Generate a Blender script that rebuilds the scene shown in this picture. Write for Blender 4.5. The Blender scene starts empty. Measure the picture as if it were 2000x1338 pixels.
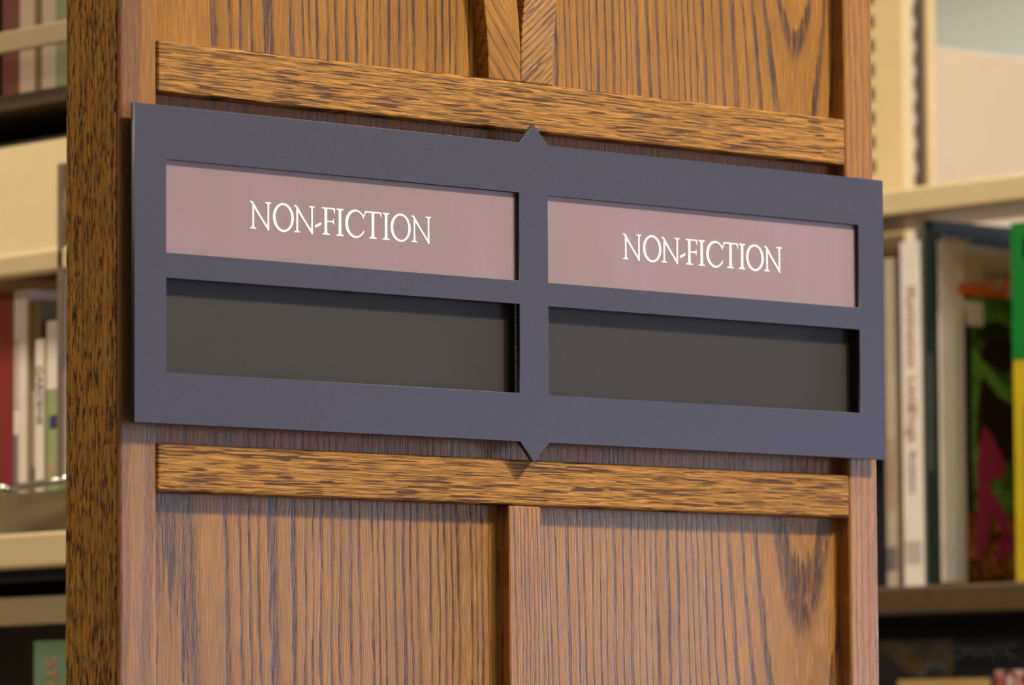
import bpy, bmesh, math, random
from mathutils import Matrix, Vector
random.seed(7)
C = bpy.context.scene.collection
SC = bpy.context.scene
ZT = 1.81            # world height of the sign's top edge

# ---------------------------------------------------------------- camera
yaw, pitch, roll = math.radians(41.75259), math.radians(4.76372), math.radians(-0.34491)
fw = Vector((math.sin(yaw)*math.cos(pitch), math.cos(yaw)*math.cos(pitch), math.sin(pitch)))
rt = Vector((math.cos(yaw), -math.sin(yaw), 0)); up = rt.cross(fw)
r2 = rt*math.cos(roll)+up*math.sin(roll); u2 = -rt*math.sin(roll)+up*math.cos(roll)
cd = bpy.data.cameras.new('camera'); cam = bpy.data.objects.new('camera', cd); C.objects.link(cam)
m = Matrix.Identity(4)
for i in range(3):
    m[i][0] = r2[i]; m[i][1] = u2[i]; m[i][2] = -fw[i]
m.translation = Vector((-1.63681, -2.15930, ZT-0.36028))
cam.matrix_world = m
cd.sensor_width = 36; cd.lens = 9500/2000*36
cd.clip_start = .05
cd.dof.use_dof = True; cd.dof.focus_distance = 2.88; cd.dof.aperture_fstop = 11.0
SC.camera = cam
# ---------------------------------------------------------------- exposure, world, lights
SC.view_settings.view_transform = 'Standard'; SC.view_settings.look = 'None'
SC.view_settings.gamma = 1; SC.view_settings.use_curve_mapping = False
SC.view_settings.exposure = -0.06
w = bpy.data.worlds.new('world'); SC.world = w; w.use_nodes = True
w.node_tree.nodes['Background'].inputs[0].default_value = (.55, .7, 1, 1)
w.node_tree.nodes['Background'].inputs[1].default_value = .35

def area(name, loc, target, sx, sy, power, col):
    l = bpy.data.lights.new(name, 'AREA'); l.shape = 'RECTANGLE'; l.size = sx; l.size_y = sy
    l.energy = power; l.color = col
    o = bpy.data.objects.new(name, l); C.objects.link(o); o.location = loc
    o.rotation_euler = (Vector(target)-Vector(loc)).to_track_quat('-Z', 'Y').to_euler()
    return o
# track spotlight under the ceiling that lights the end panel and casts its crisp shadows
area('track_light', (1.21, -1.62, 3.42), (.3, 0, 1.75), .10, .10, 64, (1, .88, .68))
# daylight through the two windows behind and to the right of the camera
area('window_daylight', (4.3, -4.46, 1.48), (4.3, 0, 1.48), 2.7, 1.25, 84, (.64, .71, 1.0))
area('window_daylight', (6.93, -1.35, 1.6), (0, -1.35, 1.6), 1.6, 1.3, 90, (.72, .80, 1.0))
# unseen overhead fill lamps, added to brighten the wood, shelves and far wall
area('ceiling_fill', (.95, -1.9, 3.54), (.95, -1.9, 0), 1.0, .3, 58, (1, .88, .70))  # fill added to soften the track light's shadows
area('aisle_fill', (-.25, 1.25, 3.5), (-.25, 1.25, 0), .3, 2.3, 72, (1, .90, .73))  # fill added to lift the book spines and shelf lips
area('aisle_fill', (-2.6, 2.2, 3.5), (-2.6, 2.2, 0), .3, 3.0, 60, (1, .88, .66))
area('aisle_fill', (4.6, 4.2, 3.5), (4.6, 4.2, 0), .3, 3.0, 330, (.93, .98, 1))  # cool wash added to brighten the far wall

# ---------------------------------------------------------------- materials
def lin(r, g, b):
    f = lambda c: (c/255/12.92) if c/255 <= .04045 else ((c/255+.055)/1.055)**2.4
    return (f(r), f(g), f(b), 1)
class NT:
    def __init__(s, name):
        s.m = bpy.data.materials.new(name); s.m.use_nodes = True; s.t = s.m.node_tree
        s.b = s.t.nodes['Principled BSDF']
    def n(s, typ, **kw):
        x = s.t.nodes.new(typ)
        for k, v in kw.items(): setattr(x, k, v)
        return x
    def l(s, a, b): s.t.links.new(a, b)
    def math(s, op, a, b=None, c=None, clamp=False):
        x = s.n('ShaderNodeMath', operation=op, use_clamp=clamp)
        for i, v in enumerate((a, b, c)):
            if v is None: continue
            if isinstance(v, (int, float)): x.inputs[i].default_value = v
            else: s.l(v, x.inputs[i])
        return x.outputs[0]
    def sep(s, v):
        x = s.n('ShaderNodeSeparateXYZ'); s.l(v, x.inputs[0]); return x.outputs
    def comb(s, a, b, c):
        x = s.n('ShaderNodeCombineXYZ')
        for i, v in enumerate((a, b, c)):
            if isinstance(v, (int, float)): x.inputs[i].default_value = v
            else: s.l(v, x.inputs[i])
        return x.outputs[0]
    def noise(s, vec, scale=1, detail=2, rough=.5, dist=0):
        x = s.n('ShaderNodeTexNoise'); s.l(vec, x.inputs['Vector'])
        x.inputs['Scale'].default_value = scale; x.inputs['Detail'].default_value = detail
        x.inputs['Roughness'].default_value = rough; x.inputs['Distortion'].default_value = dist
        return x.outputs['Fac']
    def ramp(s, fac, stops):
        x = s.n('ShaderNodeValToRGB'); s.l(fac, x.inputs[0]); e = x.color_ramp.elements
        while len(e) < len(stops): e.new(.5)
        for i, (p, c) in enumerate(stops):
            e[i].position = p; e[i].color = c if not isinstance(c, (int, float)) else (c, c, c, 1)
        return x.outputs[0]
    def mix(s, f, a, b):
        x = s.n('ShaderNodeMix', data_type='RGBA')
        if isinstance(f, (int, float)): x.inputs[0].default_value = f
        else: s.l(f, x.inputs[0])
        for i, v in ((6, a), (7, b)):
            if isinstance(v, tuple): x.inputs[i].default_value = v
            else: s.l(v, x.inputs[i])
        return x.outputs[2]

def plain(name, rgb, rough=.5, metal=0, var=.08, scale=40, bump=0, bscale=900, spec=.5, stretch=(1, 1, 1)):
    t = NT(name); tc = t.n('ShaderNodeTexCoord')
    mp = t.n('ShaderNodeMapping'); mp.inputs['Scale'].default_value = stretch; t.l(tc.outputs['Object'], mp.inputs[0])
    f = t.noise(mp.outputs[0], scale, 4, .6)
    c = lin(*rgb); a = tuple(min(1, v*(1+var)) for v in c[:3])+(1,); b = tuple(v*(1-var) for v in c[:3])+(1,)
    t.l(t.ramp(f, [(.3, b), (.7, a)]), t.b.inputs['Base Color'])
    t.b.inputs['Roughness'].default_value = rough; t.b.inputs['Metallic'].default_value = metal
    t.b.inputs['Specular IOR Level'].default_value = spec
    if bump:
        bn = t.n('ShaderNodeBump'); bn.inputs['Strength'].default_value = bump; bn.inputs['Distance'].default_value = .0003
        t.l(t.noise(tc.outputs['Object'], bscale, 2), bn.inputs['Height']); t.l(bn.outputs[0], t.b.inputs['Normal'])
    return t.m

def oak(name, angle=0, u0=0, h=.03, k=.06, freq=170, band=.5, dash=.5, dens=.5, seed=0, face='XZ', gloss=.25,
        light=(162, 114, 50), dark=(54, 34, 34), dashlen=30, dashw=620, fine=.5, spec0=.16, spec1=.55):
    """stained oak; grain runs along v (vertical when angle=0, turned by angle in the face plane)"""
    t = NT(name); tc = t.n('ShaderNodeTexCoord'); x, y, z = t.sep(tc.outputs['Object'])
    a = x if face == 'XZ' else y
    dpt = y if face == 'XZ' else x
    ca, sa = math.cos(angle), math.sin(angle)
    u = t.math('ADD', t.math('MULTIPLY', a, ca), t.math('MULTIPLY', z, sa))
    v = t.math('SUBTRACT', t.math('MULTIPLY', z, ca), t.math('MULTIPLY', a, sa))
    # slow warp of the rings
    wv = t.comb(t.math('MULTIPLY', u, 14), seed*3.1, t.math('MULTIPLY', v, 4.5))
    w1 = t.math('SUBTRACT', t.noise(wv, 1, 3, .55), .5)
    up_ = t.math('ADD', t.math('ADD', u, t.math('MULTIPLY', w1, .011)), t.math('MULTIPLY', dpt, .8))
    du = t.math('SUBTRACT', up_, u0)
    hh = t.math('ADD', t.math('MULTIPLY', v, k), h)
    R = t.math('SQRT', t.math('ADD', t.math('MULTIPLY', du, du), t.math('MULTIPLY', hh, hh)))
    wr = t.noise(t.comb(t.math('MULTIPLY', R, 34), seed, 0), 1, 2)
        # ragged long streaks that break the bands
    st = t.noise(t.comb(t.math('MULTIPLY', u, 420), seed*1.7, t.math('MULTIPLY', v, 22)), 1, 3, .65)
    st2 = t.noise(t.comb(t.math('MULTIPLY', u, 1500), seed*2.3, t.math('MULTIPLY', v, 95)), 1, 2, .6)
    rag = t.math('MULTIPLY', t.math('SUBTRACT', st, .5), .30)
    ring = t.math('FRACT', t.math('ADD', t.math('ADD', t.math('MULTIPLY', R, freq), t.math('MULTIPLY', wr, 5.0)), rag))
    earl = t.ramp(ring, [(0, 0), (.04, 1), (.24, 1), (.32, .45), (.46, 0), (1, 0)])
    streak = t.ramp(st, [(.30, .35), (.55, 1)])
    porous = t.ramp(st2, [(.40, 0), (.60, 1)])
    bandf = t.math('MULTIPLY', t.math('MULTIPLY', earl, streak), band)
    bandf = t.math('MULTIPLY', bandf, t.math('ADD', t.math('MULTIPLY', porous, .45), .65))
    # short dark pores
    dn = t.noise(t.comb(t.math('MULTIPLY', u, dashw), seed*5.2+3, t.math('MULTIPLY', v, dashlen)), 1, 1, .4)
    cl = t.noise(t.comb(t.math('MULTIPLY', u, 130), seed+9, t.math('MULTIPLY', v, 9)), 1, 2)
    ds = t.ramp(t.math('ADD', dn, t.math('MULTIPLY', t.math('SUBTRACT', cl, .5), .35)), [(.64-.1*dens, 0), (.70-.1*dens, 1)])
    dsf = t.math('MULTIPLY', ds, dash)
    # very fine ray lines
    fl = t.noise(t.comb(t.math('MULTIPLY', u, 1500), seed+1, t.math('MULTIPLY', v, 45)), 1, 2)
    flf = t.math('MULTIPLY', t.ramp(fl, [(.46, 0), (.60, 1)]), .80*fine)
    tot = t.math('MAXIMUM', t.math('MAXIMUM', bandf, dsf), flf, clamp=True)
    low = t.noise(t.comb(t.math('MULTIPLY', u, 30), seed, t.math('MULTIPLY', v, 6)), 1, 3)
    L = lin(*light); D = lin(*dark)
    lc = t.ramp(low, [(.3, tuple(c*.86 for c in L[:3])+(1,)), (.7, tuple(c*1.12 for c in L[:3])+(1,))])
    t.l(t.mix(tot, lc, D), t.b.inputs['Base Color'])
    t.l(t.ramp(tot, [(0, gloss), (1, gloss+.16)]), t.b.inputs['Roughness'])
    t.l(t.ramp(tot, [(0, spec0), (.8, spec1)]), t.b.inputs['Specular IOR Level'])
    bn = t.n('ShaderNodeBump'); bn.inputs['Strength'].default_value = .65; bn.inputs['Distance'].default_value = .0005
    hgt = t.math('MULTIPLY', t.math('ADD', tot, t.math('MULTIPLY', t.math('MULTIPLY', porous, earl), .5)), -1)
    t.l(hgt, bn.inputs['Height']); t.l(bn.outputs[0], t.b.inputs['Normal'])
    return t.m

# ---------------------------------------------------------------- mesh helpers
def link(name, bm_or_me, mat, parent=None, origin=(0, 0, 0), smooth=False):
    if isinstance(bm_or_me, bmesh.types.BMesh):
        me = bpy.data.meshes.new(name); bmesh.ops.recalc_face_normals(bm_or_me, faces=bm_or_me.faces)
        bm_or_me.to_mesh(me); bm_or_me.free()
    else: me = bm_or_me
    # world-space vertices -> local to the root / own origin
    org = Vector(parent.matrix_world.translation) if parent is not None else Vector(origin)
    me.transform(Matrix.Translation(-org))
    me.materials.clear(); me.materials.append(mat)
    if smooth:
        for p in me.polygons: p.use_smooth = True
    o = bpy.data.objects.new(name, me); C.objects.link(o)
    if parent is not None:
        o.parent = parent; o.matrix_parent_inverse = Matrix.Identity(4)
        o.matrix_world = Matrix.Translation(org)
    else: o.location = org
    return o
def box(bm, x0, x1, y0, y1, z0, z1, bev=0, seg=2):
    vs = [bm.verts.new((x, y, z)) for x in (x0, x1) for y in (y0, y1) for z in (z0, z1)]
    fs = [bm.faces.new([vs[i] for i in q]) for q in ((0,1,3,2),(4,6,7,5),(0,4,5,1),(2,3,7,6),(0,2,6,4),(1,5,7,3))]
    if bev:
        ed = set(e for f in fs for e in f.edges)
        bmesh.ops.bevel(bm, geom=list(ed), offset=bev, segments=seg, profile=.5, affect='EDGES')
    return bm
def bx(*a, **k): return box(bmesh.new(), *a, **k)
def prism(bm, pts, y0, y1):
    """pts = outline in (x, z); extruded between y0 and y1"""
    a = [bm.verts.new((x, y0, z)) for x, z in pts]; b = [bm.verts.new((x, y1, z)) for x, z in pts]
    n = len(pts); bm.faces.new(a); bm.faces.new(b[::-1])
    for i in range(n): bm.faces.new((a[i], b[i], b[(i+1) % n], a[(i+1) % n]))
    return bm
def tube(bm, pts, r, n=10):
    rings = []
    for i, p in enumerate(pts):
        p = Vector(p); q = Vector(pts[min(i+1, len(pts)-1)]); o = Vector(pts[max(i-1, 0)])
        d = (q-o).normalized(); a = d.orthogonal().normalized(); b = d.cross(a)
        rr = r[i] if isinstance(r, (list, tuple)) else r
        rings.append([bm.verts.new(p+(a*math.cos(2*math.pi*k/n)+b*math.sin(2*math.pi*k/n))*rr) for k in range(n)])
    for i in range(len(rings)-1):
        for k in range(n): bm.faces.new((rings[i][k], rings[i][(k+1) % n], rings[i+1][(k+1) % n], rings[i+1][k]))
    bm.faces.new(rings[0]); bm.faces.new(rings[-1][::-1]); return bm
def root(name, loc, label, cat, group=None):
    o = bpy.data.objects.new(name, None); o.empty_display_size = .05; C.objects.link(o)
    o.location = loc; o.matrix_world = Matrix.Translation(loc)
    o['label'] = label; o['category'] = cat
    if group: o['group'] = group
    return o
def outline_mesh(name, loops, y0, y1, bev=0):
    """filled outline with holes in XZ, extruded y0..y1"""
    cu = bpy.data.curves.new(name, 'CURVE'); cu.dimensions = '2D'; cu.fill_mode = 'BOTH'
    for lp in loops:
        s = cu.splines.new('POLY'); s.points.add(len(lp)-1); s.use_cyclic_u = True
        for p, (x, z) in zip(s.points, lp): p.co = (x, z, 0, 1)
    th = (y1-y0)/2; cu.extrude = th-bev; cu.bevel_depth = bev; cu.offset = -bev; cu.bevel_resolution = 1
    ob = bpy.data.objects.new(name, cu); C.objects.link(ob)
    bpy.context.view_layer.update()
    me = bpy.data.meshes.new_from_object(ob.evaluated_get(bpy.context.evaluated_depsgraph_get()))
    bpy.data.objects.remove(ob)
    me.transform(Matrix.Translation((0, (y0+y1)/2, 0)) @ Matrix.Rotation(math.pi/2, 4, 'X'))
    return me
def text_mesh(s, size, mat4, squash=1.0, ext=.0001):
    cu = bpy.data.curves.new('t', 'FONT'); cu.body = s; cu.size = size; cu.align_x = 'CENTER'; cu.align_y = 'CENTER'; cu.extrude = ext
    ob = bpy.data.objects.new('t', cu); C.objects.link(ob); bpy.context.view_layer.update()
    me = bpy.data.meshes.new_from_object(ob.evaluated_get(bpy.context.evaluated_depsgraph_get()))
    bpy.data.objects.remove(ob)
    me.transform(mat4 @ Matrix.Diagonal((squash, 1, 1, 1))); return me
def struct(name, bm, mat):
    o = link(name, bm, mat); o['kind'] = 'structure'; return o

# ---------------------------------------------------------------- the room
M_wall = plain('wall_paint', (205, 200, 184), .8, var=.03)
M_floor = plain('carpet', (92, 84, 74), .95, var=.3, scale=300, bump=.5)
M_ceil = plain('ceiling_tile', (225, 222, 212), .9, var=.04, scale=200)
X0, X1, Y0, Y1, H = -5.0, 7.0, -4.6, 7.0, 3.6
struct('floor', bx(X0-.1, X1+.1, Y0-.1, Y1+.1, -.1, 0), M_floor)
struct('ceiling', bx(X0-.1, X1+.1, Y0-.1, Y1+.1, H, H+.1), M_ceil)
struct('wall_left', bx(X0-.1, X0, Y0, Y1, 0, H), M_wall)
b = bmesh.new(); box(b, X1, X1+.1, Y0, -2.2, 0, H); box(b, X1, X1+.1, -.5, Y1, 0, H); box(b, X1, X1+.1, -2.2, -.5, 0, .8); box(b, X1, X1+.1, -2.2, -.5, 2.4, H)
struct('wall_right', b, M_wall)
b = bmesh.new()
for yy in (-2.2, -1.64, -1.08, -.55): box(b, X1+.02, X1+.08, yy, yy+.05, .8, 2.4)
box(b, X1+.02, X1+.08, -2.2, -.5, .8, .85); box(b, X1+.02, X1+.08, -2.2, -.5, 2.35, 2.4)
struct('window_2', b, plain('window_frame_paint', (220, 218, 210), .5))
struct('wall_back', bx(X0-.1, X1+.1, Y1, Y1+.1, 0, H), M_wall)
WX0, WX1, WZ0, WZ1 = 2.9, 5.7, .8, 2.16
b = bmesh.new()
box(b, X0-.1, WX0, Y0-.1, Y0, 0, H); box(b, WX1, X1+.1, Y0-.1, Y0, 0, H)
box(b, WX0, WX1, Y0-.1, Y0, 0, WZ0); box(b, WX0, WX1, Y0-.1, Y0, WZ1, H)
struct('wall_front', b, M_wall)
b = bmesh.new()
for xx in (WX0, WX0+.93, WX0+1.86, WX1-.05): box(b, xx, xx+.05, Y0-.08, Y0-.02, WZ0, WZ1)
box(b, WX0, WX1, Y0-.08, Y0-.02, WZ0, WZ0+.05); box(b, WX0, WX1, Y0-.08, Y0-.02, WZ1-.05, WZ1)
struct('window_1', b, plain('window_frame_paint', (220, 218, 210), .5))

# ---------------------------------------------------------------- wooden end panel
PL, PR, SW, PT = -.0025, .6030, .0265, .0487
RC = .0105                                    # recess depth of the inset panels
base = (.30025, .02435, 0)
P = root('bookcase_end_panel', base, 'tall stained oak bookcase end panel that carries the dark sign', 'panel')
PZ = ZT
ox = base[0]
TOPZ = 2.40
def wv(x): return x-ox                         # world X to the shader's object X
vz = 1.60
matLst = oak('oak_left_stile', u0=wv(.013), h=.02, k=.012, freq=120, band=.55, dash=.35, dens=.2, seed=3, light=(162, 114, 66))
matRst = oak('oak_right_stile', u0=wv(.50), h=.01, k=.01, freq=210, band=.6, dash=.35, dens=.2, seed=5, light=(164, 114, 62))
s = link('stile', bx(PL, PL+SW, 0, PT, 0, TOPZ, bev=.0022, seg=3), matLst, P)
s = link('stile', bx(PR-SW, PR, 0, PT, 0, TOPZ, bev=.0022, seg=3), matRst, P)
# outer edge facing board on the left side of the panel: its grain is coarser and faces the aisle
side = oak('oak_side_edge', face='YZ', u0=-.3, h=.0, k=.0, freq=230, band=.55, dash=.95, dens=.95, seed=8, dashlen=130, dashw=1100, light=(172, 118, 42), dark=(40, 25, 10), spec1=.15)
link('edge_board', bx(PL-.0006, PL+.004, .0026, PT, 0.001, TOPZ-.001), side, P)
link('edge_board', bx(PR-.004, PR+.0006, .0026, PT, 0.001, TOPZ-.001), side, P)
def rail_mat(sd): return oak('oak_rail', angle=-math.pi/2, u0=.5, h=0, k=0, freq=260, band=.55, dash=.95, dens=.8, seed=sd, dashlen=42, dashw=950, fine=.8,
                             light=(188, 133, 62), dark=(70, 42, 22), gloss=.36, spec1=.25)
IN0, IN1 = PL+SW, PR-SW
for z0, z1, sd in ((.0090, .0384, 11), (-.2163, -.1890, 12), (TOPZ-ZT-.08, TOPZ-ZT, 13), (-ZT, -ZT+.12, 14)):
    link('rail', bx(IN0, IN1, -.0006, .03, ZT+z0, ZT+z1, bev=.0017, seg=3), rail_mat(sd), P)
# lower mullion
link('mullion', bx(.2872, .3133, 0, .03, .12, ZT-.2163, bev=.0014),
     oak('oak_mullion', u0=wv(.2), h=.0, k=.0, freq=260, band=.75, dash=.55, dens=.3, seed=17, light=(168, 116, 60)), P)
# arch braces that spread from the centre of the upper rail
def brace(sign, mat):
    cx = .2992; z0 = .0384
    N = 26; out = []; inn = []
    for i in range(N+1):
        z = z0+i*(.44)/N
        o = .0259+1.62*(z-z0)**2; q = 0 if z < .058 else 2.1*(z-.052)**2
        lim = cx-IN0
        out.append((cx+sign*min(o, lim), ZT+z)); inn.append((cx+sign*min(q, lim-.0001), ZT+z))
    bm = bmesh.new()
    A = [bm.verts.new((x, 0, z)) for x, z in out]; B = [bm.verts.new((x, 0, z)) for x, z in inn]
    A2 = [bm.verts.new((x, .025, z)) for x, z in out]; B2 = [bm.verts.new((x, .025, z)) for x, z in inn]
    for i in range(N):
        bm.faces.new((A[i], A[i+1], B[i+1], B[i])); bm.faces.new((A2[i], B2[i], B2[i+1], A2[i+1]))
        bm.faces.new((A[i], A2[i], A2[i+1], A[i+1])); bm.faces.new((B[i], B[i+1], B2[i+1], B2[i]))
    bm.faces.new((A[0], B[0], B2[0], A2[0])); bm.faces.new((A[-1], A2[-1], B2[-1], B[-1]))
    bmesh.ops.recalc_face_normals(bm, faces=bm.faces)
    ed = [e for e in bm.edges if all(abs(v.co.y) < 1e-6 for v in e.verts) and len(e.link_faces) == 2 and
          any(abs(f.normal.y) < .5 for f in e.link_faces)]
    bmesh.ops.bevel(bm, geom=ed, offset=.0009, segments=2, profile=.5, affect='EDGES')
    return link('arch_brace', bm, mat, P)
brace(-1, oak('oak_brace_plain', angle=math.radians(38), u0=-.6, h=0, k=0, freq=125, band=.65, dash=.4, dens=.2, seed=21, spec1=.25, light=(172, 121, 60)))
brace(1, oak('oak_brace_streaked', angle=math.radians(-50), u0=-.6, h=0, k=0, freq=300, band=.75, dash=.7, dens=.4, seed=22, spec1=.2, light=(174, 122, 60)))
# inset panels (each its own board)
def inset(x0, x1, z0, z1, mat): link('inset_panel', bx(x0, x1, RC, RC+.008, z0, z1), mat, P)
panL = oak('oak_panel_left', u0=wv(.030), h=.085-.012*vz, k=.012, freq=170, band=.95, dash=.35, dens=.2, seed=31, dashlen=26, light=(164, 115, 54))
panR = oak('oak_panel_right', u0=wv(.532), h=.060+.06*(ZT+.12), k=-.06, freq=185, band=.95, dash=.35, dens=.2, seed=34, dashlen=26, light=(164, 115, 54))
panM = oak('oak_panel_middle', u0=wv(.05), h=.03, k=.0, freq=170, band=.75, dash=.5, dens=.3, seed=36, light=(170, 108, 52))
inset(IN0, .2992, ZT+.0300, TOPZ-.04, panL); inset(.2993, IN1, ZT+.0300, TOPZ-.04, panR)
inset(IN0, IN1, ZT-.1950, ZT+.0200, panM)
inset(IN0, .3000, .10, ZT-.2080, panL); inset(.3001, IN1, .10, ZT-.2080, panR)
link('back_board', bx(PL+SW-.001, PR-SW+.001, .032, PT-.001, .05, TOPZ-.02), matLst, P)

# ---------------------------------------------------------------- the sign
SGY = -.0105
SG = root('directory_sign', (.3, SGY+.006, ZT-.179), 'dark metal directory sign with two mauve NON-FICTION inserts above two empty slots', 'sign')
M_sign = NT('dark_anodised_metal')
t = M_sign; tc = t.n('ShaderNodeTexCoord')
t.l(t.ramp(t.noise(tc.outputs['Object'], 2600, 2, .6), [(.35, lin(46, 42, 55)), (.75, lin(62, 58, 74))]), t.b.inputs['Base Color'])
t.b.inputs['Metallic'].default_value = .25; t.b.inputs['Roughness'].default_value = .42; t.b.inputs['Specular IOR Level'].default_value = .6
bn = t.n('ShaderNodeBump'); bn.inputs['Strength'].default_value = .25; bn.inputs['Distance'].default_value = .0001
t.l(t.noise(tc.outputs['Object'], 3000, 2), bn.inputs['Height']); t.l(bn.outputs[0], t.b.inputs['Normal'])
M_sign = t.m
M_slot = plain('dark_brown_backing', (34, 26, 23), .6, 0, .08, 2500, bump=.3, bscale=2600)
Z = lambda z: ZT+z
outer = [(0, Z(0)), (.2876, Z(0)), (.2882, Z(.0002)), (.2990, Z(.0112)), (.2998, Z(.0112)), (.3118, Z(.0002)), (.3124, Z(0)), (.6, Z(0)), (.6, Z(-.179)),
         (.3112, Z(-.179)), (.3106, Z(-.1792)), (.2988, Z(-.1908)), (.2980, Z(-.1908)), (.2876, Z(-.1792)), (.2870, Z(-.179)), (0, Z(-.179))]
wins = [(.0224, .2875, -.0302, -.0829), (.3107, .5771, -.0302, -.0829), (.0224, .2875, -.0970, -.1501), (.3107, .5771, -.0970, -.1501)]
holes = [[(a, Z(c)), (a, Z(d)), (b_, Z(d)), (b_, Z(c))] for a, b_, c, d in wins]
link('sign_frame', outline_mesh('f', [outer]+holes, SGY, SGY+.003, .00022), M_sign, SG)
link('backing_plate', bx(.008, .592, -.0016, -.0001, Z(-.172), Z(-.007)), M_slot, SG)
b = bmesh.new()                                           # spacer rails between frame and backing
box(b, .0085, .0205, SGY+.003, -.0016, Z(-.171), Z(-.008))
box(b, .5788, .5915, SGY+.003, -.0016, Z(-.171), Z(-.008)); box(b, .2906, .3078, SGY+.003, -.0016, Z(-.171), Z(-.008))
box(b, .0206, .2905, SGY+.003, -.0016, Z(-.027), Z(-.008)); box(b, .3079, .5787, SGY+.003, -.0016, Z(-.027), Z(-.008))
box(b, .0206, .2905, SGY+.003, -.0016, Z(-.0945), Z(-.0855)); box(b, .3079, .5787, SGY+.003, -.0016, Z(-.0945), Z(-.0855))
box(b, .0206, .2905, SGY+.003, -.0016, Z(-.171), Z(-.1525)); box(b, .3079, .5787, SGY+.003, -.0016, Z(-.171), Z(-.1525))
link('spacer', b, plain('black_spacer', (30, 27, 25), .7), SG)
M_strip = NT('scuffed_metal_edge'); t = M_strip; tc = t.n('ShaderNodeTexCoord')
t.l(t.ramp(t.noise(tc.outputs['Object'], 900, 3, .7), [(.42, lin(30, 30, 34)), (.52, lin(200, 205, 220))]), t.b.inputs['Base Color'])
t.b.inputs['Roughness'].default_value = .5
o = link('slot_edge_strip', bx(.2889, .2904, SGY+.0031, SGY+.0062, Z(-.1512), Z(-.0960)), t.m, SG); o['label'] = 'pale scuffed metal strip at the slot edge'
M_ins = NT('mauve_brushed_insert'); t = M_ins; tc = t.n('ShaderNodeTexCoord'); x, y, z = t.sep(tc.outputs['Object'])
n1 = t.noise(t.comb(t.math('MULTIPLY', x, 90), 0, t.math('MULTIPLY', z, 1800)), 1, 3, .6)
n2 = t.noise(t.comb(t.math('MULTIPLY', x, 700), 4, t.math('MULTIPLY', z, 18)), 1, 3, .6)
n3 = t.noise(t.comb(t.math('MULTIPLY', x, 16), 4, t.math('MULTIPLY', z, 9)), 1, 2)
tot = t.math('ADD', t.math('MULTIPLY', t.math('ADD', n1, n2), .25), t.math('MULTIPLY', n3, .5))
t.l(t.ramp(tot, [(.36, lin(140, 122, 114)), (.5, lin(146, 120, 122)), (.64, lin(151, 126, 134))]), t.b.inputs['Base Color'])
t.b.inputs['Roughness'].default_value = .42; t.b.inputs['Metallic'].default_value = .15; t.b.inputs['Anisotropic'].default_value = .3
M_letter = plain('white_print', (255, 255, 255), .3, var=.01)
IY = SGY+.0031

def ell(cx, cy, rx, ry, a0, a1, n, tilt=0):
    r = []
    for i in range(n+1):
        a = math.radians(a0+(a1-a0)*i/n); px, py = rx*math.cos(a), ry*math.sin(a)
        r.append((cx+px*math.cos(tilt)-py*math.sin(tilt), cy+px*math.sin(tilt)+py*math.cos(tilt)))
    return r
def serif(cx, w, y, d, l, r, h=.12, th=.040):
    """foot (d=1) or head (d=-1) serif with curved brackets"""
    p = [(cx-l, y), (cx-l-.004, y+d*th)]
    for i in range(1, 7):
        a = i/6; p.append((cx-l+(l-w/2)*(1-(1-a)**2.0), y+d*(th+(h-th)*a**2.4)))
    q = [(cx+r, y), (cx+r+.004, y+d*th)]
    for i in range(1, 7):
        a = i/6; q.append((cx+r-(r-w/2)*(1-(1-a)**2.0), y+d*(th+(h-th)*a**2.4)))
    return p+q[::-1]
def stem(cx, w, y0, y1): return [(cx-w/2, y0), (cx+w/2, y0), (cx+w*.47, (y0+y1)/2), (cx+w/2, y1), (cx-w/2, y1), (cx-w*.47, (y0+y1)/2)]
def gN():
    return [stem(.15, .082, .05, .86), serif(.15, .082, 0, 1, .145, .135),
            [(0, .985), (.055, 1.0), (.13, .975), (.20, .90), (.50, .50), (.845, .10), (.872, -.015), (.838, -.025), (.45, .44), (.15, .80), (.10, .895), (.05, .945), (-.005, .96)],
            stem(.845, .078, -.02, .93), serif(.845, .078, 1.0, -1, .145, .125)]
def gO():
    return [('ring', ell(.4875, .495, .487, .525, 0, 360, 48), ell(.492, .495, .368, .452, 0, 360, 48, .06))]
def gI(): return [stem(.175, .130, .05, .95), serif(.175, .130, 0, 1, .165, .175), serif(.175, .130, 1, -1, .165, .175)]
def gF():
    return [stem(.20, .130, .05, .97), serif(.20, .130, 0, 1, .175, .185), serif(.20, .130, 1, -1, .19, .08),
            [(.15, .952), (.15, 1.0), (.63, 1.0), (.625, .80), (.598, .80), (.575, .89), (.53, .945)],
            [(.20, .475), (.20, .525), (.50, .525), (.545, .555), (.56, .61), (.585, .61), (.585, .385), (.56, .385), (.545, .44), (.50, .475)]]
def gC():
    o = ell(.49, .495, .487, .525, 42, 318, 40); i = ell(.53, .495, .395, .452, 47, 311, 40)
    return [('strip', o, i), [(.80, .80), (.885, .885), (.895, .70), (.868, .69), (.845, .745)], [(.775, .135), (.80, .10), (.885, .17), (.905, .27), (.885, .275), (.84, .205)]]
def gT():
    return [stem(.42, .130, .05, .97), serif(.42, .130, 0, 1, .185, .175), [(.03, .95), (.035, 1.02), (.06, 1.0), (.80, 1.0), (.815, .95)],
            [(.03, .98), (.08, .98), (.12, .955), (.06, .91), (.04, .80), (.008, .80)], [(.82, .985), (.835, .79), (.807, .79), (.785, .89), (.73, .955)]]
def gH(): return [[(.0, .235), (.025, .225), (.285, .345), (.30, .365), (.30, .43), (.28, .438), (.02, .325), (.0, .305)]]
glyphs = {'N': gN, 'O': gO, 'I': gI, 'F': gF, 'C': gC, 'T': gT, '-': gH}
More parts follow.
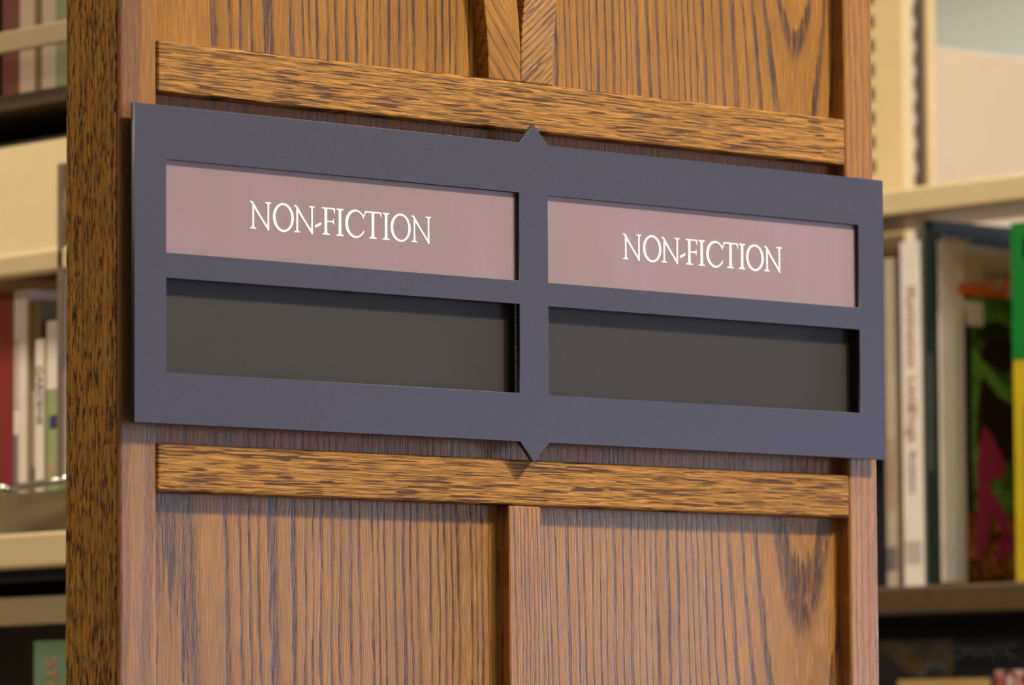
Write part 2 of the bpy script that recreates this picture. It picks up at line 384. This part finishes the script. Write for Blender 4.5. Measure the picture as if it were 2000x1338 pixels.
word = [('N', 84.6), ('O', 101.4), ('N', 116.9), ('-', 132.5), ('F', 137.4), ('I', 148.4), ('C', 155.0), ('T', 169.4), ('I', 183.2), ('O', 189.5), ('N', 205.4)]
def lettering(xoff, zbase, par, y):
    bm = bmesh.new(); S = .0158; kk = 0
    def v(p, g): return (xoff+(g-84.6)*.001+p[0]*S, zbase+p[1]*S)
    for ch, g in word:
        for pc in glyphs[ch]():
            kk += 1; yk = y-(kk % 6)*.00002
            if pc[0] in ('ring', 'strip'):
                o = [v(p, g) for p in pc[1]]; i = [v(p, g) for p in pc[2]]
                for k in range(len(o)-1):
                    prism(bm, [o[k], o[k+1], i[k+1], i[k]], yk, y+.00013)
            else: prism(bm, [v(p, g) for p in pc], yk, y+.00013)
    return link('lettering', bm, M_letter, par)
for (a, b_, c, d), tx, tz in ((wins[0], .0846, -.0649), (wins[1], .3748, -.0643)):
    ins = link('name_insert', bx(a-.0015, b_+.0015, IY, IY+.0015, Z(d-.0015), Z(c+.0015)), M_ins.m, SG)
    # parent for the print: same origin as the insert
    bpy.context.view_layer.update()
    lettering(tx, Z(tz), ins, IY-.00012)
link('fixing_block', bx(.2, .4, -.0001, RC, Z(-.12), Z(-.06)), M_slot, SG)

# ---------------------------------------------------------------- background: steel bookcases
M_steel = plain('beige_enamel', (212, 188, 142), .42, var=.03)
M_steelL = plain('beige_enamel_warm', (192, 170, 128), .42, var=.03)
M_dark = plain('shaded_steel', (84, 66, 42), .5, var=.1)  # beige steel with its shade put into the colour
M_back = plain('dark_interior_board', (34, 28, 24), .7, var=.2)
M_black = plain('gap_shade_black', (14, 11, 9), .8)  # near-black that paints in the shade of the gaps
M_page = plain('paper', (226, 212, 190), .8, var=.05, scale=400, stretch=(8, 1, .2))
M_chrome = plain('chrome', (210, 205, 195), .18, metal=1)

# --- left bookcase: face plane X = XL
XL = .518
LB = root('steel_bookcase', (XL+.15, 1.3, 0), 'beige steel bookcase behind the oak panel on the left', 'bookcase')
LY0, LY1 = .64, 2.2
def L(name, x0, x1, z0, z1, mat, y0=LY0, y1=LY1, bev=.0012): return link(name, bx(x0, x1, y0, y1, Z(z0), Z(z1), bev=bev), mat, LB)
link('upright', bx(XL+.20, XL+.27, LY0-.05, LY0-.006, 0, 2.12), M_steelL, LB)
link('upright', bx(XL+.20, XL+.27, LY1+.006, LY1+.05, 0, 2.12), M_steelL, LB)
L('retaining_bar', XL, XL+.004, .1685, .1850, plain('dull_beige_bar', (146, 128, 92), .45, var=.03))
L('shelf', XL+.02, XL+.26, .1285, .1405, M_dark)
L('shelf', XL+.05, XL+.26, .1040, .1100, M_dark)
b = bmesh.new()                                            # tilted header panel
pr = [(XL+.004, Z(.0150)), (XL+.008, Z(.0150)), (XL+.030, Z(.1015)), (XL+.026, Z(.1015))]
A = [b.verts.new((x, LY0, z)) for x, z in pr]; B = [b.verts.new((x, LY1, z)) for x, z in pr]
b.faces.new(A); b.faces.new(B[::-1])
for i in range(4): b.faces.new((A[i], B[i], B[(i+1) % 4], A[(i+1) % 4]))
link('tilted_display_panel', b, M_steelL, LB)
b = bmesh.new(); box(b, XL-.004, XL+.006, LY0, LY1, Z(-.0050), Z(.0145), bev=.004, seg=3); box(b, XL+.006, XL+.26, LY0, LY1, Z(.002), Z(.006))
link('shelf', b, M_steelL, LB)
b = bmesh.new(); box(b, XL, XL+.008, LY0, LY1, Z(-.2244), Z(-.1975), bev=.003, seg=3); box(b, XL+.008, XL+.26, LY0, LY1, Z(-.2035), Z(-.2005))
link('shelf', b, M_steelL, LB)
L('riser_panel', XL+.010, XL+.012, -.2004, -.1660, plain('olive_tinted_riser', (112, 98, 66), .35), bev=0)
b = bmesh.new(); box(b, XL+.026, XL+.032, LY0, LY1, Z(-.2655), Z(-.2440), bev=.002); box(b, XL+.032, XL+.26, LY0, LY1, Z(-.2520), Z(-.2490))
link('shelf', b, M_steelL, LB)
L('underside_shade', XL+.012, XL+.024, -.2330, -.2240, M_black)  # black strip standing in for the shade below the shelf lip
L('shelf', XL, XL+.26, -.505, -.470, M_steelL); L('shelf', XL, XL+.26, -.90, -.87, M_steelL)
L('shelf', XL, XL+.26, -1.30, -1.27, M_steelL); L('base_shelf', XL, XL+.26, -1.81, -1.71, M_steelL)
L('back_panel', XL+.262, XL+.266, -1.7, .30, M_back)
L('shelf', XL, XL+.26, .30, .32, M_steelL)
b = bmesh.new(); prism_pts = None
box(b, XL-.004, XL+.012, .7515, .7600, Z(-.162), Z(.077), bev=.0015)
link('end_strip', b, plain('grey_brown_metal_strip', (128, 112, 92), .35, metal=.4), LB)

def book(y0, y1, z0, h, x0, depth, cover, label, group, cat='book', title=None, bands=(), lean=0):
    """spine faces -X; parts: cover, pages and whatever is printed"""
    g = root('book', (x0+depth/2, (y0+y1)/2, z0), label, cat, group)
    bm = bmesh.new(); T = .0022
    box(bm, x0, x0+T, y0, y1, z0, z0+h, bev=.0009)
    box(bm, x0+T*.5, x0+depth, y0, y0+T*.7, z0, z0+h); box(bm, x0+T*.5, x0+depth, y1-T*.7, y1, z0, z0+h)
    c = link('cover', bm, cover, g)
    link('pages', bx(x0+T, x0+depth-.003, y0+T*.7, y1-T*.7, z0+.002, z0+h-.003), M_page, g)
    for bd in bands:                                       # printed blocks on the spine: (fy0, fy1, fz0, fz1, mat)
        fy0, fy1, a, b2, mm = bd
        link('spine_print', bx(x0-.0003, x0+.0002, y0+(y1-y0)*fy0, y0+(y1-y0)*fy1, z0+h*a, z0+h*b2), mm, c)
    if title:
        for s_, size, fz, mm, fy in title:                  # text running down the spine
            M4 = Matrix.Translation((x0-.0004, y0+(y1-y0)*fy, z0+h*fz)) @ Matrix(((0, 0, -1, 0), (0, 1, 0, 0), (1, 0, 0, 0), (0, 0, 0, 1))) @ Matrix.Identity(4)
            M4 = Matrix.Translation((x0-.0004, y0+(y1-y0)*fy, z0+h*fz)) @ Matrix(((0, 0, -1, 0), (0, -1, 0, 0), (-1, 0, 0, 0), (0, 0, 0, 1))) @ Matrix.Rotation(math.pi, 4, 'Z') @ Matrix.Rotation(math.pi, 4, 'Z')
            # x(text)->-Z ; y(text)->-Y reversed so that it reads top to bottom seen from -X
            M4 = Matrix.Translation((x0-.0004, y0+(y1-y0)*fy, z0+h*fz)) @ Matrix(((0, 0, -1, 0), (0, -1, 0, 0), (-1, 0, 0, 0), (0, 0, 0, 1)))
            link('title', text_mesh(s_, size, M4), mm, c)
    if lean: g.rotation_euler = (lean, 0, 0)
    return g, c
def cm(name, rgb, r=.5, var=.06): return plain(name, rgb, r, var=var)
c_red = cm('red_cloth', (128, 26, 16), .5); c_white = cm('white_cover', (222, 206, 186)); c_olive = cm('olive_cover', (110, 88, 34))
c_cream = cm('cream_cover', (226, 212, 192)); c_green = cm('pale_green_cover', (150, 156, 100)); c_lime = cm('lime_cover', (112, 134, 48))
c_navy = cm('navy_cover', (30, 30, 46)); c_grey = cm('grey_ink', (120, 108, 110)); c_dgreen = cm('dark_green_cover', (28, 44, 34), .35)
c_brown = cm('brown_ink', (170, 110, 80)); c_black = cm('black_cover', (18, 17, 20), .4); c_orange = cm('orange_ink', (250, 120, 20))
c_yellow = cm('yellow_cover', (206, 178, 20), .4); c_vgreen = cm('vivid_green_cover', (14, 126, 40), .4); c_blue = cm('blue_ink', (48, 50, 86))
bz = Z(-.2004); bxx = XL+.022; g1 = 'paperbacks on the left shelf'
HB = .190
book(.8505, .8790, bz, HB+.0005, bxx, .12, c_red, 'dark red book at the left edge of the photo', g1)
book(.8325, .8500, bz, HB, bxx, .12, c_white, 'tall white book between the dark red book and the olive one', g1, bands=((.62, .95, .06, .42, c_grey), (.62, .95, .52, .8, cm('pinkish_ink', (190, 165, 150)))))
book(.8200, .8320, bz, HB-.009, bxx+.004, .12, c_olive, 'olive book showing between the white books on the left shelf', g1, bands=((.1, .9, .30, .62, cm('olive_label', (176, 156, 120))), ))
book(.8080, .8195, bz, .1503, bxx-.002, .12, c_cream, 'shorter cream book with grey lettering beside the olive book', g1, title=[('GARDENS', .0100, .72, c_grey, .5)])
book(.7862, .8075, bz, .1640, bxx, .12, c_green, 'pale green book with a cream top and navy band on its spine', g1,
     bands=((.02, .98, .68, .995, c_cream), (.02, .25, .02, .66, c_lime), (.12, .80, .50, .56, c_blue), (.55, .8, .30, .34, cm('salmon_ink', (196, 140, 110)))))
book(.7700, .7857, bz, .150, bxx-.002, .12, c_lime, 'lime green book beside the oak panel on the left shelf', g1)
# upper row of the left bookcase (cover colours dimmed for the shade behind the bar)
tz = Z(.1405); g2 = 'shaded books behind the steel bar at top left'
for y0, y1, mm, hh, lab in ((.862, .884, cm('maroon_cloth', (84, 34, 20)), .150, 'maroon book at the far left behind the bar'),
                            (.8415, .8615, cm('taupe_cover', (150, 128, 104)), .150, 'taupe book beside the maroon book behind the bar'),
                            (.8330, .8410, cm('dusky_olive_cover', (84, 68, 38)), .150, 'thin dark olive book in the row behind the bar'),
                            (.8140, .8325, cm('pale_taupe_cover', (146, 130, 108)), .150, 'pale taupe book in the middle of the row behind the bar'),
                            (.7910, .8135, cm('sage_cover', (104, 104, 72)), .150, 'sage green book in the row behind the bar'),
                            (.7680, .7905, cm('moss_cover', (70, 92, 26)), .150, 'moss green book beside the oak panel behind the bar')):
    book(y0, y1, tz, hh, XL+.035, .12, mm, lab, g2)
# lowest row seen under the rear shelf
lz = Z(-.4700)
book(.7700, .8260, lz, .192, XL+.024, .14, cm('sea_green_cover', (92, 116, 86)), 'sea green book with orange lettering at bottom left', 'books at the bottom left',
     title=[('STORY', .017, .80, cm('terracotta_ink', (190, 110, 60)), .6)])
book(.735, .7690, lz, .190, XL+.024, .14, cm('leaf_green_cover', (84, 104, 48)), 'leaf green book beside the oak panel at bottom left', 'books at the bottom left')
# chrome wire book support lying across the book feet
b = bmesh.new(); zz = Z(-.1640)
tube(b, [(XL-.004, .826, zz), (XL-.004, .80, zz+.0008), (XL-.002, .77, zz+.003), (XL, .735, zz+.0055)], .0030, 12)
ws = root('wire_book_support', (XL-.004, .78, zz-.003), 'chrome wire book support in front of the book feet at left', 'book support')
link('wire', b, M_chrome, ws, smooth=True)
b = bmesh.new(); bmesh.ops.create_uvsphere(b, u_segments=16, v_segments=10, radius=.0042, matrix=Matrix.Translation((XL-.004, .826, zz)))
link('ball_end', b, M_chrome, ws, smooth=True)
b = bmesh.new(); box(b, XL-.006, XL+.012, .728, .735, zz+.001, zz+.009)
link('clip', b, M_chrome, ws)

# --- right bookcase across the aisle: face plane X = XR
XR = 1.3695
RB = root('steel_bookcase', (XR+.2, 1.2, 0), 'beige steel bookcase across the aisle to the right of the oak panel', 'bookcase')
RY0, RY1 = .54, 2.6
def shelf(z0, z1, mat, nm='shelf'):
    b = bmesh.new(); box(b, XR, XR+.008, RY0, RY1, Z(z0), Z(z1), bev=.003, seg=3); box(b, XR+.008, XR+.215, RY0, RY1, Z(z1-.006), Z(z1-.003))
    return link(nm, b, mat, RB)
shelf(.0925, .1155, M_steel)
o = shelf(-.2500, -.2250, M_dark); o['label'] = 'shelf with a front lip coloured dark brown for shade'
shelf(.90, .923, M_steel); shelf(-.62, -.597, M_steel); shelf(-.98, -.957, M_steel); shelf(-1.4, -1.377, M_steel)
link('base', bx(XR, XR+.215, RY0, RY1, 0, .10), M_steel, RB)
UY = .9122
M_slotd = plain('slot_shadow', (60, 48, 30), .8)
def upright(y):
    b = bmesh.new(); box(b, XR+.22, XR+.234, y, y+.052, 0, 2.74, bev=.002)
    u = link('upright', b, M_steel, RB)
    b = bmesh.new()
    for k in range(26): box(b, XR+.2190, XR+.2202, y+.037, y+.046, Z(.10+k*.0225), Z(.112+k*.0225))
    s = link('slot_row', b, M_slotd, u); s['kind'] = 'stuff'
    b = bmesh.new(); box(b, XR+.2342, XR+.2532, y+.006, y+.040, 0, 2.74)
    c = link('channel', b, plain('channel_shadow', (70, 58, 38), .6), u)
    b = bmesh.new()
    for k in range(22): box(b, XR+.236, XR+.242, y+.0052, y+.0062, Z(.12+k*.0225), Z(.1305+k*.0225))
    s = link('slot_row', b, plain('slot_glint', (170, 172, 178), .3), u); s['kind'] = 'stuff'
    b = bmesh.new(); box(b, XR+.2534, XR+.265, y, y+.052, 0, 2.74, bev=.003)
    link('upright_flange', b, M_steel, u)
upright(UY); upright(2.56)
b = bmesh.new(); box(b, XR+.266, XR+.62, UY+.004, UY+.012, Z(-.40), Z(.2860), bev=.0035, seg=3)
link('end_plate', b, plain('cream_enamel', (202, 180, 146), .45, var=.02), RB)
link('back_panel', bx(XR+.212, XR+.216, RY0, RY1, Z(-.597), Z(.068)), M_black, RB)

rz = Z(-.2278); rx = XR+.015; g3 = 'books on the right shelf'
book(.7318, .7440, rz, .286, rx, .17, cm('ivory_cover', (196, 178, 148)), 'ivory book with orange lettering beside the right edge of the sign', g3,
     title=[('COMPANION', .010, .35, cm('rust_ink', (186, 120, 70)), .45)], bands=((.05, .95, .06, .13, c_grey), ))
book(.7245, .7314, rz, .287, rx+.006, .17, cm('dark_olive_cover', (46, 42, 20)), 'thin dark olive book left of the tall white book', g3)
gg, cc = book(.7002, .7240, rz, .2985, rx, .19, cm('bright_white_cover', (250, 236, 222)), 'tall white book with brown and grey spine lettering on the right shelf', g3,
     title=[('Illumination', .0150, .755, c_brown, .48), ('Little', .0150, .56, c_brown, .48), ('Dogs', .0150, .475, c_brown, .48), ('Bradshaw', .0095, .335, c_grey, .48)],
     bands=((.1, .9, .075, .14, cm('call_label', (206, 190, 174))), ))
book(.6960, .7000, rz, .29, rx+.03, .17, c_black, 'thin black book between the tall white book and the picture book', g3)
# the picture book: dark green spine, cover facing -Y
PBY = .6850
gp = root('book', (rx+.11, PBY+.005, rz), 'large picture book turned to show its green and magenta cover', 'book', g3)
b = bmesh.new(); T = .0022; hb = .3150; x0 = rx
box(b, x0, x0+T, PBY, PBY+.0105, rz, rz+hb, bev=.0009); box(b, x0+.001, x0+.192, PBY, PBY+.0018, rz, rz+hb); box(b, x0+.001, x0+.192, PBY+.0087, PBY+.0105, rz, rz+hb)
cov = link('cover', b, c_dgreen, gp)
link('pages', bx(x0+T, x0+.189, PBY+.0018, PBY+.0087, rz+.002, rz+hb-.003), M_page, gp)
link('spine_print', bx(x0-.0003, x0+.0002, PBY+.002, PBY+.008, rz+.10, rz+.20), cm('spine_grey_ink', (64, 74, 58)), cov)
VW = .0995; ztop = Z(.0872)
def cp(s_, t_): return (x0+.0015+s_*VW, ztop-t_*.3100)
def patch(name, pts, mat, lift):
    bm = bmesh.new(); prism(bm, [cp(*p) for p in pts], PBY-.0001*lift, PBY+.0001); return link(name, bm, mat, cov)
def blob(cx, cy, rx_, ry_, n=14, jit=.25, rnd=random.Random(3)):
    return [(cx+rx_*math.cos(2*math.pi*i/n)*(1+jit*(rnd.random()-.5)), cy+ry_*math.sin(2*math.pi*i/n)*(1+jit*(rnd.random()-.5))) for i in range(n)]
patch('cover_ground', [(0, 0), (1.88, 0), (1.88, 1), (0, 1)], c_black, 1)
patch('pale_header', [(.05, .055), (1.88, .075), (1.88, .20), (.05, .20)], cm('faded_cream', (214, 204, 170)), 2)
patch('pale_band', [(.04, .055), (.36, .055), (.36, .998), (.04, .998)], cm('pale_band_paper', (244, 234, 222)), 3)
patch('pale_band_edge', [(.16, .2), (.36, .2), (.36, .996), (.16, .996)], cm('pale_pink_paper', (255, 250, 246)), 4)
pm = NT('green_picture'); t = pm; tc = t.n('ShaderNodeTexCoord')
t.l(t.ramp(t.noise(tc.outputs['Object'], 26, 3, .6, .8), [(.36, lin(18, 26, 12)), (.46, lin(80, 124, 34)), (.58, lin(112, 170, 56)), (.7, lin(130, 200, 120))]), t.b.inputs['Base Color']); t.b.inputs['Roughness'].default_value = .35
patch('picture_panel', [(.43, .20), (1.88, .20), (1.88, .80), (.43, .80)], pm.m, 2)
patch('dark_stripe', [(.37, .22), (.45, .22), (.44, .80), (.38, .80)], cm('indigo_ink', (34, 28, 44)), 3)
fm = NT('foliage_picture'); t = fm; tc = t.n('ShaderNodeTexCoord')
t.l(t.ramp(t.noise(tc.outputs['Object'], 120, 4, .7, .5), [(.38, lin(50, 32, 14)), (.52, lin(170, 100, 30)), (.68, lin(236, 170, 84))]), t.b.inputs['Base Color'])
patch('foliage_picture', [(.38, .80), (1.88, .80), (1.88, .985), (.38, .985)], fm.m, 2)
dk = cm('dark_maroon_ink', (44, 24, 22)); mg = cm('magenta_ink', (190, 62, 124), .35); dgk = cm('deep_green_ink', (36, 46, 22)); gl = cm('fresh_green_ink', (124, 190, 84))
patch('dark_patch', blob(.74, .30, .22, .035), dgk, 3); patch('dark_patch', blob(.82, .36, .25, .045), dk, 4)
patch('green_leaf', [(.46, .34), (.55, .37), (.80, .43), (.98, .47), (.95, .51), (.70, .47), (.46, .42)], gl, 4)
patch('dark_patch', [(.58, .42), (.80, .48), (.98, .50), (1.02, .66), (.86, .66), (.70, .60), (.50, .62), (.52, .50)], dk, 5)
patch('magenta_petal', [(.58, .56), (.68, .58), (.86, .66), (.84, .70), (.70, .71), (.64, .72), (.80, .78), (.90, .85), (.86, .88), (.74, .82), (.66, .80), (.60, .90), (.48, .93), (.50, .80), (.50, .66)], mg, 6)
patch('magenta_petal', [(.80, .87), (.92, .86), (.98, .89), (.86, .92), (.72, .94), (.70, .92)], mg, 6)
patch('price_sticker', [(.36, .215), (.60, .22), (.60, .285), (.40, .285)], cm('sticker_white', (250, 244, 236)), 7)
cream = cm('cream_ink', (216, 204, 166))
R90 = Matrix.Rotation(math.pi/2, 4, 'X')
def covertext(s_, size, ps, pt, mat, tilt=0, squash=1, lift=8, name='title'):
    x, z = cp(ps, pt)
    me = text_mesh(s_, size, Matrix.Translation((x, PBY-.0001*lift, z)) @ R90 @ Matrix.Rotation(tilt, 4, 'Z'), squash, .0002)
    return link(name, me, mat, cov)
covertext('any', .026, .26, .055, cream)
covertext('Garden', .014, .80, .135, cm('faint_title_ink', (150, 142, 118)), name='subtitle')
o = covertext('cool', .026, .52, .175, c_orange, .05, 1.05, 9)
patch('orange_underline', [(.32, .185), (.36, .170), (.80, .185), (.90, .135), (.96, .13), (.90, .20), (.34, .20)], c_orange, 8)
book(.5720, .5950, rz, .3045, rx, .19, c_yellow, 'yellow book with a green top at the right edge of the photo', g3,
     bands=((0, 1, .62, 1.0, c_vgreen), (0, .45, .1, .5, cm('olive_print', (120, 110, 40))), (.1, .4, .9, .955, cm('plum_print', (80, 40, 60)))))
# steel book end beside the yellow book
be = root('book_end', (rx+.05, .600, rz), 'small grey metal book end standing left of the yellow book', 'book end')
b = bmesh.new(); box(b, rx+.004, rx+.10, .5985, .5997, rz, rz+.028, bev=.0005); box(b, rx+.004, rx+.10, .5985, .640, rz, rz+.0010)
link('plate', b, plain('grey_steel', (120, 112, 108), .35, metal=.6), be)
# lower right: big dark books displayed face out
gk = root('book', (XR+.04, .66, Z(-.597)), 'large black book with a faint script title displayed at bottom right', 'book')
ky0, ky1 = .545, .79; kz0, kz1 = Z(-.597), Z(-.262)
kc = link('cover', bx(XR+.02, XR+.023, ky0, ky1, kz0, kz1, bev=.0008), c_black, gk)
link('pages', bx(XR+.023, XR+.04, ky0+.002, ky1-.002, kz0+.003, kz1-.004), M_page, gk)
km = NT('dull_gold_picture'); t = km; tc = t.n('ShaderNodeTexCoord')
t.l(t.ramp(t.noise(tc.outputs['Object'], 22, 3, .6, .6), [(.40, lin(24, 18, 12)), (.55, lin(62, 46, 20)), (.7, lin(88, 70, 22))]), t.b.inputs['Base Color'])
link('gold_motif', bx(XR+.0194, XR+.0202, .672, ky1-.004, kz0+.02, kz1-.008), km.m, kc)
MT = Matrix(((0, 0, -1, 0), (-1, 0, 0, 0), (0, 1, 0, 0), (0, 0, 0, 1)))
faint = cm('faint_grey_ink', (62, 60, 64))
link('title', text_mesh('Comed', .058, Matrix.Translation((XR+.0188, .628, Z(-.312))) @ MT, 1, .0002), faint, kc)
link('subtitle', text_mesh('ROMANTIC', .016, Matrix.Translation((XR+.0188, .640, Z(-.283))) @ MT, 1, .0002), faint, kc)
# magazine with a pinkish cover in front
gm_ = root('magazine', (XR-.01, .57, Z(-.62)), 'thin pink and white magazine leaning in front of the black book', 'magazine')
mm = NT('mixed_print'); t = mm; tc = t.n('ShaderNodeTexCoord')
t.l(t.ramp(t.noise(tc.outputs['Object'], 90, 3, .6), [(.36, lin(44, 52, 36)), (.46, lin(170, 60, 60)), (.56, lin(206, 190, 170)), (.7, lin(170, 160, 200))]), t.b.inputs['Base Color'])
link('cover', bx(XR+.006, XR+.0095, .55, .612, Z(-.597), Z(-.2985), bev=.0006), mm.m, gm_)
link('pages', bx(XR+.0095, XR+.012, .552, .610, Z(-.596), Z(-.300)), M_page, gm_)
sg_ = root('shelf_label_holder', (XR-.002, .66, Z(-.62)), 'tan book lying at the very bottom right below the black cover', 'book')
link('cover', bx(XR+.004, XR+.0075, .618, .722, Z(-.597), Z(-.3045)), cm('tan_cover', (186, 146, 84)), sg_)
link('pages', bx(XR+.0075, XR+.012, .619, .721, Z(-.596), Z(-.306)), M_page, sg_)
sg_.name = 'book'
# window light is the only outside source; far aisle bookcase closes the view on the left
FB = root('steel_bookcase', (4.4, 4.4, 0), 'tall beige steel bookcase far down the room', 'bookcase')
link('side_panel', bx(4.2, 5.2, 6.0, 6.04, 0, 1.2), M_steel, FB); link('side_panel', bx(4.2, 5.2, 6.5, 6.54, 0, 1.2), M_steel, FB)
link('shelf', bx(4.2, 5.2, 6.04, 6.5, .6, .63), M_steel, FB); link('top_panel', bx(4.2, 5.2, 6.0, 6.54, 1.2, 1.23), M_steel, FB)
